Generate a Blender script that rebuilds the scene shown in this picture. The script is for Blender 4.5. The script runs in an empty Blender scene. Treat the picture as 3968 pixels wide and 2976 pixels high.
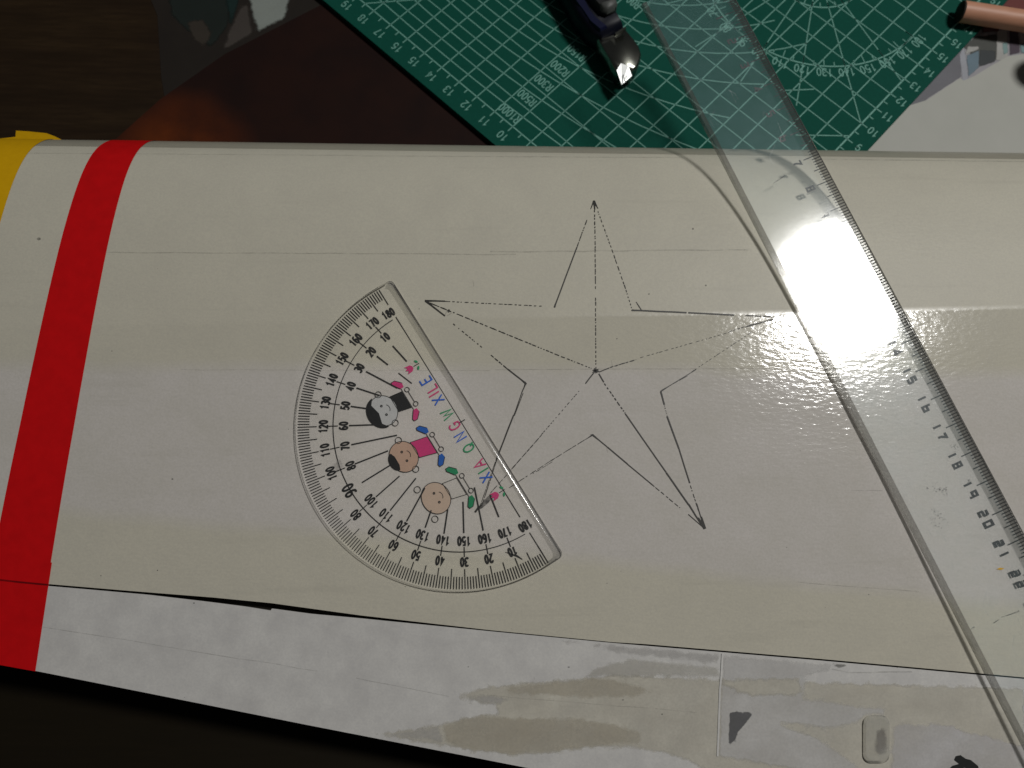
import bpy, bmesh, math, random
from mathutils import Vector, Matrix
import numpy as np
random.seed(7)
S = 0.01                       # all lengths below are centimetres
scn = bpy.context.scene
COL = scn.collection

# ------------------------------------------------------------------ camera
PW, PH, FPX = 3968.0, 2976.0, 3095.0
CAMZ = 27.5643                 # height over the top of the cutting mat (z = 0)
M = np.array([[0.99971, 0.00695, 0.02295], [0.0, -0.95707, 0.28986], [0.02397, -0.28977, -0.9568]])
CC = np.array([0.0, 0.0, CAMZ])
cam_d = bpy.data.cameras.new('camera'); cam = bpy.data.objects.new('camera', cam_d); COL.objects.link(cam)
cam_d.sensor_fit = 'HORIZONTAL'; cam_d.sensor_width = 36; cam_d.lens = 36 * FPX / PW
cam_d.clip_start = 0.01; cam_d.clip_end = 50
cam_d.dof.use_dof = True; cam_d.dof.focus_distance = 0.247; cam_d.dof.aperture_fstop = 15
mw = Matrix.Identity(4)
for r in range(3):
    mw[r][0] = M[r, 0]; mw[r][1] = -M[r, 1]; mw[r][2] = -M[r, 2]; mw[r][3] = CC[r] * S
cam.matrix_world = mw
scn.camera = cam

# ------------------------------------------------------------------ world, lamp, exposure
w = bpy.data.worlds.new('World'); scn.world = w; w.use_nodes = True
bg = w.node_tree.nodes['Background']; bg.inputs[0].default_value = (0.92, 0.97, 1.0, 1); bg.inputs[1].default_value = 0.028
ld = bpy.data.lights.new('ceiling_lamp', 'AREA'); ld.shape = 'DISK'; ld.size = 0.235; ld.energy = 12.9; ld.color = (1.0, 0.985, 0.955)
lo = bpy.data.objects.new('ceiling_lamp', ld); COL.objects.link(lo)
lp = Vector((0.705, 0.400, 1.382)); lo.location = lp
lo.rotation_euler = (Vector((0.02, 0.08, 0.03)) - lp).to_track_quat('-Z', 'Y').to_euler()
scn.view_settings.view_transform = 'Standard'; scn.view_settings.look = 'None'
scn.view_settings.exposure = 0.0; scn.view_settings.gamma = 1.0

# ------------------------------------------------------------------ helpers: points
def ray(px, py):
    return M @ np.array([(px - PW / 2) / FPX, (py - PH / 2) / FPX, 1.0])
def T(px, py, z=0.0):                      # a point of the photograph on a horizontal sheet at height z
    d = ray(px, py); return CC + d * ((z - CAMZ) / d[2])

# wing section (y along the chord, z up), seen along the span
K = 1.056
def yk(y): return y if y < 12 else 12 + (y - 12) * K
TOP = [(-14, 0.545), (2, 2.545), (3, 2.67), (4, 2.788), (5, 2.898), (6, 2.995), (7, 3.10), (8, 3.195), (9, 3.288), (10, 3.37), (11, 3.44),
       (12, 3.49), (12.8, 3.50), (13.5, 3.48), (14.2, 3.42), (14.8, 3.31), (15.3, 3.15), (15.7, 2.95), (16.0, 2.73), (16.25, 2.5),
       (16.45, 2.26), (16.62, 2.0), (16.74, 1.7), (16.8, 1.4), (16.8, 1.1), (16.72, 0.8), (16.55, 0.55), (16.2, 0.32)]
def smooth(pts, n):                        # Catmull-Rom
    out = []
    P = [np.array(p, float) for p in pts]
    for i in range(len(P) - 1):
        p0 = P[max(i - 1, 0)]; p1 = P[i]; p2 = P[i + 1]; p3 = P[min(i + 2, len(P) - 1)]
        if i <= 1:
            out += [p1 + (p2 - p1) * t / n for t in range(n)] if i else [p1]; continue
        for k in range(n):
            t = k / n
            out.append(0.5 * (2 * p1 + (p2 - p0) * t + (2 * p0 - 5 * p1 + 4 * p2 - p3) * t * t + (3 * p1 - p0 - 3 * p2 + p3) * t ** 3))
    out.append(P[-1]); return out
PROF = smooth([(yk(y), z) for y, z in TOP], 4)
def nrm(i):
    a = PROF[max(i - 1, 0)]; b = PROF[min(i + 1, len(PROF) - 1)]; t = b - a; t = t / np.linalg.norm(t)
    return np.array([-t[1], t[0]])
NR = [nrm(i) for i in range(len(PROF))]
def W(px, py, off=0.0):                    # a point of the photograph on the wing skin
    d = ray(px, py); best = None
    o = np.array([CC[1], CC[2]]); dd = np.array([d[1], d[2]])
    for i in range(len(PROF) - 1):
        a = PROF[i] + NR[i] * off; b = PROF[i + 1] + NR[i + 1] * off; e = b - a
        den = dd[0] * e[1] - dd[1] * e[0]
        if abs(den) < 1e-9: continue
        q = a - o
        t = (q[0] * e[1] - q[1] * e[0]) / den; s = (q[0] * dd[1] - q[1] * dd[0]) / den
        if -1e-6 <= s <= 1 + 1e-6 and t > 0 and (best is None or t < best): best = t
    if best is None:
        return None
    return CC + d * best
def wing_z(y):
    for i in range(len(PROF) - 1):
        a, b = PROF[i], PROF[i + 1]
        if a[0] <= y <= b[0]: return a[1] + (b[1] - a[1]) * (y - a[0]) / (b[0] - a[0])
    return PROF[0][1] + 0.125 * (y - PROF[0][0])

# ------------------------------------------------------------------ helpers: objects
def link(name, me, mats, parent=None):
    o = bpy.data.objects.new(name, me); COL.objects.link(o)
    for m in (mats if isinstance(mats, (list, tuple)) else [mats]): me.materials.append(m)
    if parent: o.parent = parent
    return o
def mesh(name, verts, faces, mats, parent=None, smooth_=False, mi=None, kind=None, recalc=False):
    me = bpy.data.meshes.new(name)
    me.from_pydata([tuple(float(c) * S for c in v) for v in verts], [], faces)
    if mi:
        for p, k in zip(me.polygons, mi): p.material_index = k
    if recalc:
        bm = bmesh.new(); bm.from_mesh(me); bmesh.ops.recalc_face_normals(bm, faces=bm.faces[:]); bm.to_mesh(me); bm.free()
    if smooth_:
        for p in me.polygons: p.use_smooth = True
    me.update()
    o = link(name, me, mats, parent)
    if kind: o['kind'] = kind
    return o
def thing(name, label, cat):
    o = bpy.data.objects.new(name, None); COL.objects.link(o); o.empty_display_size = 0.01
    o['label'] = label; o['category'] = cat; return o
def fix(verts):
    bad = [v for v in verts if v is None]
    return not bad

class Ink:                                 # flat print: ribbons and filled outlines, placed by a mapping
    def __init__(self, fn): self.v = []; self.f = []; self.fn = fn
    def line(self, pts, wd, closed=False):
        P = [np.array(p, float) for p in pts]
        if closed: P = P + [P[0]]
        n = len(P)
        base = len(self.v)
        ws = wd if isinstance(wd, (list, tuple)) else [wd] * n
        for i in range(n):
            a = P[i] - P[i - 1] if i > 0 else None; b = P[i + 1] - P[i] if i < n - 1 else None
            if closed and i == 0: a = P[-1] - P[-2]
            if closed and i == n - 1: b = P[1] - P[0]
            ds = []
            for q in (a, b):
                if q is not None and np.linalg.norm(q) > 1e-9: ds.append(q / np.linalg.norm(q))
            if not ds: ds = [np.array([1.0, 0])]
            t = sum(ds); ln = np.linalg.norm(t)
            t = ds[0] if ln < 1e-3 else t / ln
            m = np.array([-t[1], t[0]])
            c = max(0.45, abs(float(t @ ds[0])))
            h = ws[i] / 2 / c
            self.v.append(self.fn(*(P[i] + m * h))); self.v.append(self.fn(*(P[i] - m * h)))
        for i in range(n - 1):
            k = base + 2 * i; self.f.append((k, k + 1, k + 3, k + 2))
    def fill(self, pts):
        b = len(self.v)
        for p in pts: self.v.append(self.fn(*p))
        self.f.append(tuple(range(b, b + len(pts))))
    def disc(self, c, r, n=20, ry=None, rot=0):
        ry = ry or r
        self.fill([(c[0] + math.cos(rot) * r * math.cos(a) - math.sin(rot) * ry * math.sin(a), c[1] + math.sin(rot) * r * math.cos(a) + math.cos(rot) * ry * math.sin(a))
                   for a in [2 * math.pi * k / n for k in range(n)]])
    def build(self, name, mat, parent, kind=None):
        bad = set(i for i, v in enumerate(self.v) if v is None)
        vs = [v if v is not None else (0, 0, 0) for v in self.v]
        fs = [f for f in self.f if not bad & set(f)]
        me = bpy.data.meshes.new(name)
        me.from_pydata([tuple(float(c) * S for c in v) for v in vs], [], fs)
        bm = bmesh.new(); bm.from_mesh(me)
        loose = [v for v in bm.verts if not v.link_faces]
        bmesh.ops.delete(bm, geom=loose, context='VERTS')
        big = [f for f in bm.faces if len(f.verts) > 4]
        bmesh.ops.triangulate(bm, faces=big)
        bm.to_mesh(me); bm.free()
        o = link(name, me, mat, parent)
        if kind: o['kind'] = kind
        return o

def ell(cx, cy, rx, ry, a0=0, a1=360, n=14):
    return [(cx + rx * math.cos(math.radians(a0 + (a1 - a0) * k / n)), cy + ry * math.sin(math.radians(a0 + (a1 - a0) * k / n))) for k in range(n + 1)]
GL = {
 '0': [ell(.3, .5, .27, .5, 0, 360, 16)],
 '1': [[(.08, .76), (.34, 1), (.34, 0)]],
 '2': [[(.04, .74), (.09, .9), (.2, .99), (.38, .99), (.52, .89), (.56, .73), (.5, .56), (.04, 0), (.58, 0)]],
 '3': [[(.05, .86), (.16, .98), (.4, .99), (.54, .87), (.53, .66), (.4, .54), (.24, .54)], [(.4, .54), (.55, .43), (.58, .25), (.48, .06), (.3, 0), (.14, .03), (.03, .17)]],
 '4': [[(.43, 0), (.43, 1), (.02, .28), (.6, .28)]],
 '5': [[(.54, 1), (.12, 1), (.07, .54), (.2, .63), (.38, .63), (.54, .5), (.57, .3), (.48, .08), (.3, 0), (.15, .02), (.03, .15)]],
 '6': [[(.5, .93), (.36, 1), (.2, .96), (.08, .78), (.03, .45), (.05, .25)], ell(.3, .3, .26, .3, 0, 360, 14)],
 '7': [[(.03, 1), (.57, 1), (.22, 0)]],
 '8': [ell(.3, .76, .22, .24, 0, 360, 14), ell(.3, .26, .27, .26, 0, 360, 14)],
 '9': [[(.1, .07), (.24, 0), (.4, .04), (.52, .22), (.57, .55), (.55, .75)], ell(.3, .7, .26, .3, 0, 360, 14)],
 'R': [[(.03, 0), (.03, 1), (.36, 1), (.52, .9), (.55, .75), (.5, .6), (.36, .5), (.03, .5)], [(.32, .5), (.57, 0)]],
 'X': [[(.02, 0), (.58, 1)], [(.02, 1), (.58, 0)]], 'I': [[(.3, 0), (.3, 1)]], 'L': [[(.1, 1), (.1, 0), (.55, 0)]],
 'A': [[(.0, 0), (.3, 1), (.6, 0)], [(.12, .34), (.48, .34)]], 'E': [[(.56, 1), (.08, 1), (.08, 0), (.56, 0)], [(.08, .52), (.48, .52)]],
 'Q': [ell(.3, .5, .3, .48, 0, 360, 16), [(.36, .28), (.6, -.05)]], 'N': [[(.04, 0), (.04, 1), (.56, 0), (.56, 1)]],
 'G': [[(.56, .8), (.46, .95), (.3, 1), (.12, .9), (.02, .6), (.04, .3), (.16, .06), (.34, 0), (.52, .1), (.56, .42), (.34, .42)]],
 'W': [[(-.08, 1), (.1, 0), (.3, .8), (.5, 0), (.68, 1)]],
}
SQ = {  # square ruler numerals
 '0': [[(.05, 0), (.05, 1), (.55, 1), (.55, 0), (.05, 0)]], '1': [[(.32, 0), (.32, 1)]],
 '2': [[(.05, 1), (.5, 1), (.55, .92), (.55, .58), (.48, .5), (.12, .5), (.05, .42), (.05, 0), (.56, 0)]],
 '3': [[(.05, 1), (.55, 1), (.55, 0), (.05, 0)], [(.15, .5), (.55, .5)]],
 '4': [[(.42, 0), (.42, 1), (.05, .3), (.58, .3)]],
 '5': [[(.55, 1), (.06, 1), (.06, .56), (.48, .56), (.55, .48), (.55, .08), (.48, 0), (.05, 0)]],
 '6': [[(.1, 1), (.06, .9), (.06, 0), (.55, 0), (.55, .54), (.06, .54)]],
 '7': [[(.04, 1), (.55, 1), (.3, .4), (.28, 0)]],
 '8': [[(.1, 0), (.1, 1), (.5, 1), (.5, 0), (.1, 0)], [(.1, .52), (.5, .52)]],
 '9': [[(.5, 0), (.55, .1), (.55, 1), (.06, 1), (.06, .46), (.55, .46)]],
}
def write(ink, txt, c, ex, ey, h, wd, sx=1.0, gl=GL, gap=.22):
    adv = (0.6 + gap) * sx * h; tot = adv * len(txt) - gap * sx * h
    for i, ch in enumerate(txt):
        for pl in gl.get(ch, []):
            pts = []
            for x, y in pl:
                X = -tot / 2 + i * adv + x * sx * h; Y = (y - .5) * h
                pts.append((c[0] + ex[0] * X + ey[0] * Y, c[1] + ex[1] * X + ey[1] * Y))
            cl = math.dist(pts[0], pts[-1]) < 1e-6
            ink.line(pts[:-1] if cl else pts, wd, closed=cl)

# ------------------------------------------------------------------ helpers: materials
def mat(name):
    m = bpy.data.materials.new(name); m.use_nodes = True; nt = m.node_tree
    return m, nt, nt.nodes['Principled BSDF']
def N(nt, typ, **kw):
    n = nt.nodes.new(typ)
    for k, v in kw.items():
        if k.startswith('_'): n.inputs[int(k[1:])].default_value = v
        else: setattr(n, k, v)
    return n
def mixc(nt, fac, a, b, blend='MIX'):
    n = nt.nodes.new('ShaderNodeMix'); n.data_type = 'RGBA'; n.blend_type = blend
    for s, v in ((n.inputs[0], fac), (n.inputs[6], a), (n.inputs[7], b)):
        if hasattr(v, 'links') or isinstance(v, bpy.types.NodeSocket): nt.links.new(v, s)
        else: s.default_value = v if not isinstance(v, tuple) else (*v, 1) if len(v) == 3 else v
    return n.outputs[2]
def ramp(nt, src, stops):
    n = nt.nodes.new('ShaderNodeValToRGB'); nt.links.new(src, n.inputs[0])
    e = n.color_ramp.elements
    while len(e) > 1: e.remove(e[-1])
    for i, (p, c) in enumerate(stops):
        q = e[0] if i == 0 else e.new(p)
        q.position = p; q.color = (*c, 1) if isinstance(c, tuple) else (c, c, c, 1)
    return n.outputs[0]
def coords(nt, scale=(1, 1, 1)):
    tc = nt.nodes.new('ShaderNodeTexCoord'); mp = nt.nodes.new('ShaderNodeMapping'); mp.inputs[3].default_value = scale
    nt.links.new(tc.outputs['Object'], mp.inputs[0]); return mp.outputs[0]
def noise(nt, vec, sc, det=4, rough=.55):
    n = nt.nodes.new('ShaderNodeTexNoise'); n.inputs['Scale'].default_value = sc; n.inputs['Detail'].default_value = det; n.inputs['Roughness'].default_value = rough
    nt.links.new(vec, n.inputs['Vector']); return n.outputs[0]
def bump(nt, b, h, st, dist):
    n = nt.nodes.new('ShaderNodeBump'); n.inputs['Strength'].default_value = st; n.inputs['Distance'].default_value = dist
    nt.links.new(h, n.inputs['Height']); nt.links.new(n.outputs[0], b.inputs['Normal'])
def simple(name, col, rough=.6, spec=.5, metal=0, var=.12, sc=300, bmp=0):
    m, nt, b = mat(name); v = coords(nt)
    f = noise(nt, v, sc)
    c = mixc(nt, f, tuple(x * (1 - var) for x in col), tuple(min(1, x * (1 + var)) for x in col))
    nt.links.new(c, b.inputs['Base Color']); b.inputs['Roughness'].default_value = rough
    b.inputs['Specular IOR Level'].default_value = spec; b.inputs['Metallic'].default_value = metal
    if bmp: bump(nt, b, f, bmp, .0002)
    return m
def film(name, col, alpha, rough=.35, var=.25, sc=150, soft=False):      # tinted see-through tape
    m, nt, b = mat(name); v = coords(nt)
    c = mixc(nt, noise(nt, v, sc), tuple(x * .93 for x in col), tuple(min(1, x * 1.05) for x in col))
    if soft:
        c = mixc(nt, ramp(nt, noise(nt, coords(nt, (1, 2.2, 1)), 55, 5, .65), [(.38, 0.), (.66, .55)]), c, (col[0] * .84, col[1] * .82, col[2] * .80))
        c = mixc(nt, ramp(nt, noise(nt, v, 1500, 2), [(.35, 0.), (.68, .38)]), c, tuple(x * .72 for x in col))
    nt.links.new(c, b.inputs['Base Color']); b.inputs['Roughness'].default_value = rough
    n2 = noise(nt, v, sc * .7, 5)
    r = ramp(nt, n2, [(.3, alpha * (1 - var)), (.7, min(1, alpha * (1 + var)))])
    if soft:                                                 # thins out towards a ragged rim
        at = nt.nodes.new('ShaderNodeAttribute'); at.attribute_name = 'rim'
        ad = N(nt, 'ShaderNodeMath', operation='MULTIPLY_ADD'); nt.links.new(noise(nt, v, 380, 6, .68), ad.inputs[0]); ad.inputs[1].default_value = 1.0
        nt.links.new(at.outputs['Fac'], ad.inputs[2])
        k = ramp(nt, ad.outputs[0], [(.62, 0.), (1.12, 1.)])
        r = mixc(nt, 1.0, r, k, 'MULTIPLY')
    nt.links.new(r, b.inputs['Alpha']); return m
def wear_ink(name, col, keep=.35, sc=900, rough=.5):          # print that has partly rubbed off
    m, nt, b = mat(name); v = coords(nt)
    b.inputs['Base Color'].default_value = (*col, 1); b.inputs['Roughness'].default_value = rough
    r = ramp(nt, noise(nt, v, sc, 3), [(keep - .06, 0.05), (keep + .06, 1.0)])
    nt.links.new(r, b.inputs['Alpha']); return m
def plastic(name, tint, haze, hazecol, rough=.03, edge=False, scratch=True, blur=0.0, ior=1.49):
    m = bpy.data.materials.new(name); m.use_nodes = True; nt = m.node_tree; nt.nodes.clear()
    out = nt.nodes.new('ShaderNodeOutputMaterial')
    tr = N(nt, 'ShaderNodeBsdfTransparent'); tr.inputs[0].default_value = (*tint, 1)
    gl = N(nt, 'ShaderNodeBsdfGlossy'); gl.inputs['Roughness'].default_value = rough; gl.inputs[0].default_value = (1, 1, 1, 1)
    di = N(nt, 'ShaderNodeBsdfDiffuse'); di.inputs[0].default_value = (*hazecol, 1)
    v = coords(nt)
    mx = nt.nodes.new('ShaderNodeMixShader')
    r = ramp(nt, noise(nt, v, 220, 6, .65), [(.25, haze * .5), (.75, haze * 1.5)]); nt.links.new(r, mx.inputs[0])
    nt.links.new(tr.outputs[0], mx.inputs[1]); nt.links.new(di.outputs[0], mx.inputs[2])
    last = mx.outputs[0]
    if blur:
        g2 = N(nt, 'ShaderNodeBsdfGlossy'); g2.inputs['Roughness'].default_value = .42; g2.inputs[0].default_value = (.80, .96, 1, 1)
        m2 = nt.nodes.new('ShaderNodeMixShader'); m2.inputs[0].default_value = blur
        nt.links.new(last, m2.inputs[1]); nt.links.new(g2.outputs[0], m2.inputs[2]); last = m2.outputs[0]
    fr = N(nt, 'ShaderNodeFresnel'); fr.inputs[0].default_value = ior
    m3 = nt.nodes.new('ShaderNodeMixShader'); nt.links.new(fr.outputs[0], m3.inputs[0])
    nt.links.new(last, m3.inputs[1]); nt.links.new(gl.outputs[0], m3.inputs[2])
    if scratch:
        bn = nt.nodes.new('ShaderNodeBump'); bn.inputs['Strength'].default_value = .25; bn.inputs['Distance'].default_value = .00003
        nt.links.new(noise(nt, v, 260, 3, .5), bn.inputs['Height']); nt.links.new(bn.outputs[0], gl.inputs['Normal'])
    nt.links.new(m3.outputs[0], out.inputs[0]); return m

# tabletop: dark varnished wood
m_table, nt, b = mat('dark_wood')
v = coords(nt, (1, 9, 1))
n1 = noise(nt, v, 14, 6, .6); n2 = noise(nt, v, 70, 5, .6); v2 = coords(nt); n3 = noise(nt, v2, 6, 3)
c = ramp(nt, n1, [(.25, (.018, .011, .0055)), (.5, (.026, .0155, .0075)), (.75, (.036, .022, .010))])
c = mixc(nt, ramp(nt, n2, [(.35, .0), (.62, .55)]), c, (.014, .008, .004))
c = mixc(nt, ramp(nt, n3, [(.35, 0.), (.7, .75)]), c, (.016, .010, .007))
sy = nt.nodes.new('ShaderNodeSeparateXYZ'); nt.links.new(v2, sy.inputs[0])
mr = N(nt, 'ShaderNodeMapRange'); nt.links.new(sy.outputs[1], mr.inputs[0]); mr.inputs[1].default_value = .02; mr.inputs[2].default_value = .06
c = mixc(nt, mr.outputs[0], mixc(nt, .82, c, (.0075, .006, .0028)), c)      # the colour darkens towards the front
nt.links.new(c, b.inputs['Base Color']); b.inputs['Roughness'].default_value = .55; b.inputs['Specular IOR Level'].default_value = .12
bump(nt, b, n2, .12, .0003)

# wing skin: paper under clear packing tape
m_wing, nt, b = mat('taped_paper_skin')
v = coords(nt); vs = coords(nt, (1, 5, 1))
sep = nt.nodes.new('ShaderNodeSeparateXYZ'); nt.links.new(v, sep.inputs[0])
wob = noise(nt, coords(nt, (1, 0.2, 1)), 22, 3)
ma = N(nt, 'ShaderNodeMath', operation='MULTIPLY_ADD'); nt.links.new(wob, ma.inputs[0]); ma.inputs[1].default_value = .006; nt.links.new(sep.outputs[1], ma.inputs[2])
sl = N(nt, 'ShaderNodeMath', operation='MULTIPLY_ADD'); nt.links.new(sep.outputs[0], sl.inputs[0]); sl.inputs[1].default_value = .095; nt.links.new(ma.outputs[0], sl.inputs[2])
yy = N(nt, 'ShaderNodeMapRange'); nt.links.new(ma.outputs[0], yy.inputs[0]); yy.inputs[1].default_value = -.04; yy.inputs[2].default_value = .2
y3 = N(nt, 'ShaderNodeMapRange'); nt.links.new(sl.outputs[0], y3.inputs[0]); y3.inputs[1].default_value = -.04; y3.inputs[2].default_value = .2
def ypos(y): return (y * S + .003 + .04) / .24
YEL = (.595, .562, .462); GRY = (.632, .596, .560); LOW = (.612, .578, .478)
col = ramp(nt, yy.outputs[0], [(ypos(7.65), GRY), (ypos(8.15), YEL), (ypos(15.6), (.60, .575, .475))])
col = mixc(nt, ramp(nt, y3.outputs[0], [(ypos(1.95), 1.), (ypos(2.45), 0.)]), col, LOW)
mot = noise(nt, v, 60, 6, .65)
col = mixc(nt, ramp(nt, mot, [(.35, 0.), (.7, .35)]), col, (.50, .475, .40))
fine = noise(nt, v, 1500, 2)
col = mixc(nt, ramp(nt, fine, [(.35, 0.), (.68, .30)]), col, (.45, .43, .38))
streak = noise(nt, coords(nt, (1, 14, 1)), 18, 4)
col = mixc(nt, ramp(nt, streak, [(.6, 0.), (.72, .16)]), col, (.40, .38, .32))
nt.links.new(col, b.inputs['Base Color'])
gsl = N(nt, 'ShaderNodeMath', operation='MULTIPLY_ADD'); nt.links.new(sep.outputs[0], gsl.inputs[0]); gsl.inputs[1].default_value = -.03; nt.links.new(sep.outputs[1], gsl.inputs[2])
ys = N(nt, 'ShaderNodeMapRange'); nt.links.new(gsl.outputs[0], ys.inputs[0]); ys.inputs[1].default_value = -.04; ys.inputs[2].default_value = .2
def yp2(y): return (y * S + .04) / .24
nt.links.new(ramp(nt, ys.outputs[0], [(yp2(9.50), .11), (yp2(9.66), .46)]), b.inputs['Roughness'])
nt.links.new(ramp(nt, ys.outputs[0], [(yp2(9.50), .50), (yp2(9.66), .24)]), b.inputs['Specular IOR Level'])
peb = N(nt, 'ShaderNodeTexNoise'); peb.inputs['Scale'].default_value = 750; peb.inputs['Detail'].default_value = 2; nt.links.new(coords(nt, (.55, 1.25, 1)), peb.inputs['Vector'])
big = noise(nt, v, 130, 3)
hs = N(nt, 'ShaderNodeMath', operation='MULTIPLY_ADD'); nt.links.new(big, hs.inputs[0]); hs.inputs[1].default_value = .9; nt.links.new(peb.outputs[0], hs.inputs[2])
bump(nt, b, hs.outputs[0], .38, .00016)

m_ail, nt, b = mat('white_paper_skin')
v = coords(nt)
c = mixc(nt, ramp(nt, noise(nt, v, 110, 6, .6), [(.35, 0.), (.7, 1.)]), (.67, .655, .625), (.56, .545, .525))
c = mixc(nt, ramp(nt, noise(nt, v, 1500, 2), [(.3, 0.), (.75, .3)]), c, (.42, .42, .43))
nt.links.new(c, b.inputs['Base Color']); b.inputs['Roughness'].default_value = .5; b.inputs['Specular IOR Level'].default_value = .3
hh = N(nt, 'ShaderNodeMath', operation='MULTIPLY_ADD'); nt.links.new(noise(nt, v, 45, 3), hh.inputs[0]); hh.inputs[1].default_value = 5.0; nt.links.new(noise(nt, v, 600, 4), hh.inputs[2])
bump(nt, b, hh.outputs[0], .35, .0001)

m_red = simple('red_tape', (.58, .004, .006), .5, .16, var=.16, sc=260, bmp=.25)
m_yel = simple('yellow_tape', (.66, .37, .004), .55, .12, var=.10, sc=500, bmp=.1)
m_ink = wear_ink('black_ball_pen', (.022, .020, .016), .27, 1400)
m_faint = film('faint_pencil', (.20, .19, .165), .14, .6, .8, 400)
m_dark = simple('dark_print', (.07, .07, .072), .55, .4, var=.5, sc=500)
m_black = simple('black_print', (.010, .011, .010), .5, .4, var=.4, sc=500)
m_smud = film('graphite_smudge', (.06, .058, .055), .45, .6, .9, 700)
m_gap = simple('hinge_dark', (.015, .013, .010), .8, .1)
m_mat = simple('green_mat_rubber', (.0045, .072, .050), .7, .08, var=.16, sc=700, bmp=.2)
m_line = wear_ink('mat_print', (.155, .385, .315), .12, 500, .6)
m_pr_blk = wear_ink('protractor_black', (.008, .008, .008), .25, 1100)
m_clear = plastic('clear_plastic', (1., 1., 1.), .006, (.8, .85, .88), .03, ior=1.30)
m_rul = plastic('scratched_ruler_plastic', (1., 1., 1.), .026, (.50, .80, .90), .09, blur=.007, ior=1.42)
m_edge = plastic('plastic_edge', (.58, .575, .56), .28, (.24, .235, .22), .10, scratch=False)
m_bev = plastic('plastic_bevel', (.55, .55, .54), .07, (.45, .46, .46), .16)

# ------------------------------------------------------------------ tabletop
tb = mesh('tabletop', [(-70, -45, -.3), (80, -45, -.3), (80, 75, -.3), (-70, 75, -.3), (-70, -45, -3), (80, -45, -3), (80, 75, -3), (-70, 75, -3)],
          [(0, 1, 2, 3), (7, 6, 5, 4), (0, 4, 5, 1), (1, 5, 6, 2), (2, 6, 7, 3), (3, 7, 4, 0)], m_table)
tb['kind'] = 'structure'

def slab(name, pts, zt, zb, m, parent=None):      # flat sheet with an outline and a thickness
    n = len(pts)
    vs = [(p[0], p[1], zt) for p in pts] + [(p[0], p[1], zb) for p in pts]
    fs = [tuple(range(n)), tuple(range(2 * n - 1, n - 1, -1))] + [(i, i + n, (i + 1) % n + n, (i + 1) % n) for i in range(n)]
    return mesh(name, vs, fs, m, parent, recalc=True)
def timg(pts, z): return [tuple(T(x, y, z)[:2]) for x, y in pts]

# ------------------------------------------------------------------ cutting mat
c0 = np.array([7.95077, 12.22163]); eu = np.array([-.72592, .68778]); ev = np.array([.68778, .72592])
mat_t = thing('cutting_mat', 'green cutting mat with white grid under the far end of the ruler', 'cutting mat')
def mp(U, V, z=.005): p = c0 + eu * U + ev * V; return (p[0], p[1], z)
slab('mat_sheet', [mp(-.97 + .0, -1.10)[:2], mp(44, -1.10)[:2], mp(44, 31)[:2], mp(-.82, 31)[:2]], 0, -.25, m_mat, mat_t)
g = Ink(mp)
LW = .042
for U in range(0, 44): g.line([(U, 0 if U else 0), (U, 30)], LW * (1.5 if U == 0 else 1))
for V in range(0, 31): g.line([(0, V), (43, V)], LW * (1.15 if V == 0 else .9))
for n in range(2, 88):
    g.line([(n / 2, 0), (n / 2, -.28 if n % 2 == 0 else -.22)], LW)
for n in range(2, 60):
    g.line([(0, n / 2), (-.28 if n % 2 == 0 else -.22, n / 2)], LW)
for R_, ap in ((100, .49), (50, 1.5), (30, 2.49), (20, 3.45), (15, 4.4), (12, 5.3), (10, 6.2), (8, 7.1)):
    am = min(math.radians(62), math.asin(min(1, 10.5 / R_)))
    g.line([(14.5 - R_ * math.sin(a), ap + .012 + R_ - R_ * math.cos(a)) for a in [am * (k / 24 * 1.8 - .8) for k in range(25)]], LW)
pc = (6.0, 15.0)
for R_ in (5.03, 2.05):
    g.line([(pc[0] - R_ * math.cos(a), pc[1] - R_ * math.sin(a)) for a in [math.pi * k / 60 for k in range(61)]], LW * 1.3)
for k in range(0, 37):
    a = math.radians(5 * k); r0 = 5.03 - (.38 if k % 2 == 0 else .22)
    g.line([(pc[0] - r * math.cos(a), pc[1] - r * math.sin(a)) for r in (r0, 5.03)], LW * .8)
    if k % 2 == 0: g.line([(pc[0] - r * math.cos(a), pc[1] - r * math.sin(a)) for r in (1.8, 2.05)], LW * .8)
for k in range(1, 9):
    a = math.radians(20 * k); r1 = {1: 6.38, 2: 7.83, 3: 7.15}.get(k, 7.0)
    g.line([(pc[0] - r * math.cos(a), pc[1] - r * math.sin(a)) for r in (.4, r1)], LW * .9)
for a_, b_ in (((18.54, 0), (12, 7.8)), ((3.35, 8.9), (2.39, 9.94)), ((1.6, 7.68), (.01, 9.18)), ((21, 0), (14, 12))):
    g.line([a_, b_], LW)
g.build('grid_print', m_line, mat_t)
t_ = Ink(lambda U, V: mp(U, V, .007))
for n in range(1, 40): write(t_, str(n), (n, -.60), (1, 0), (0, -1), .33, .045, .85)
for n in range(1, 30): write(t_, str(n), (-.58, n), (1, 0), (0, -1), .33, .045, .85)
for k in range(1, 19):
    th = math.radians(180 - 10 * k); d = (-math.cos(th), -math.sin(th))
    c_ = (pc[0] + d[0] * 5.33, pc[1] + d[1] * 5.33)
    write(t_, str(10 * k), c_, (-d[1], d[0]), d, .36, .045, .8)
for s_, V in (('R1000', .36), ('R500', 1.38), ('R300', 2.38), ('R200', 3.36), ('R150', 4.40), ('R120', 5.4), ('R100', 6.4), ('R80', 8.0)):
    write(t_, s_, (10.52, V), (1, 0), (0, -1), .36, .048, .72)
t_.build('numeral_print', m_line, mat_t)

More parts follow.
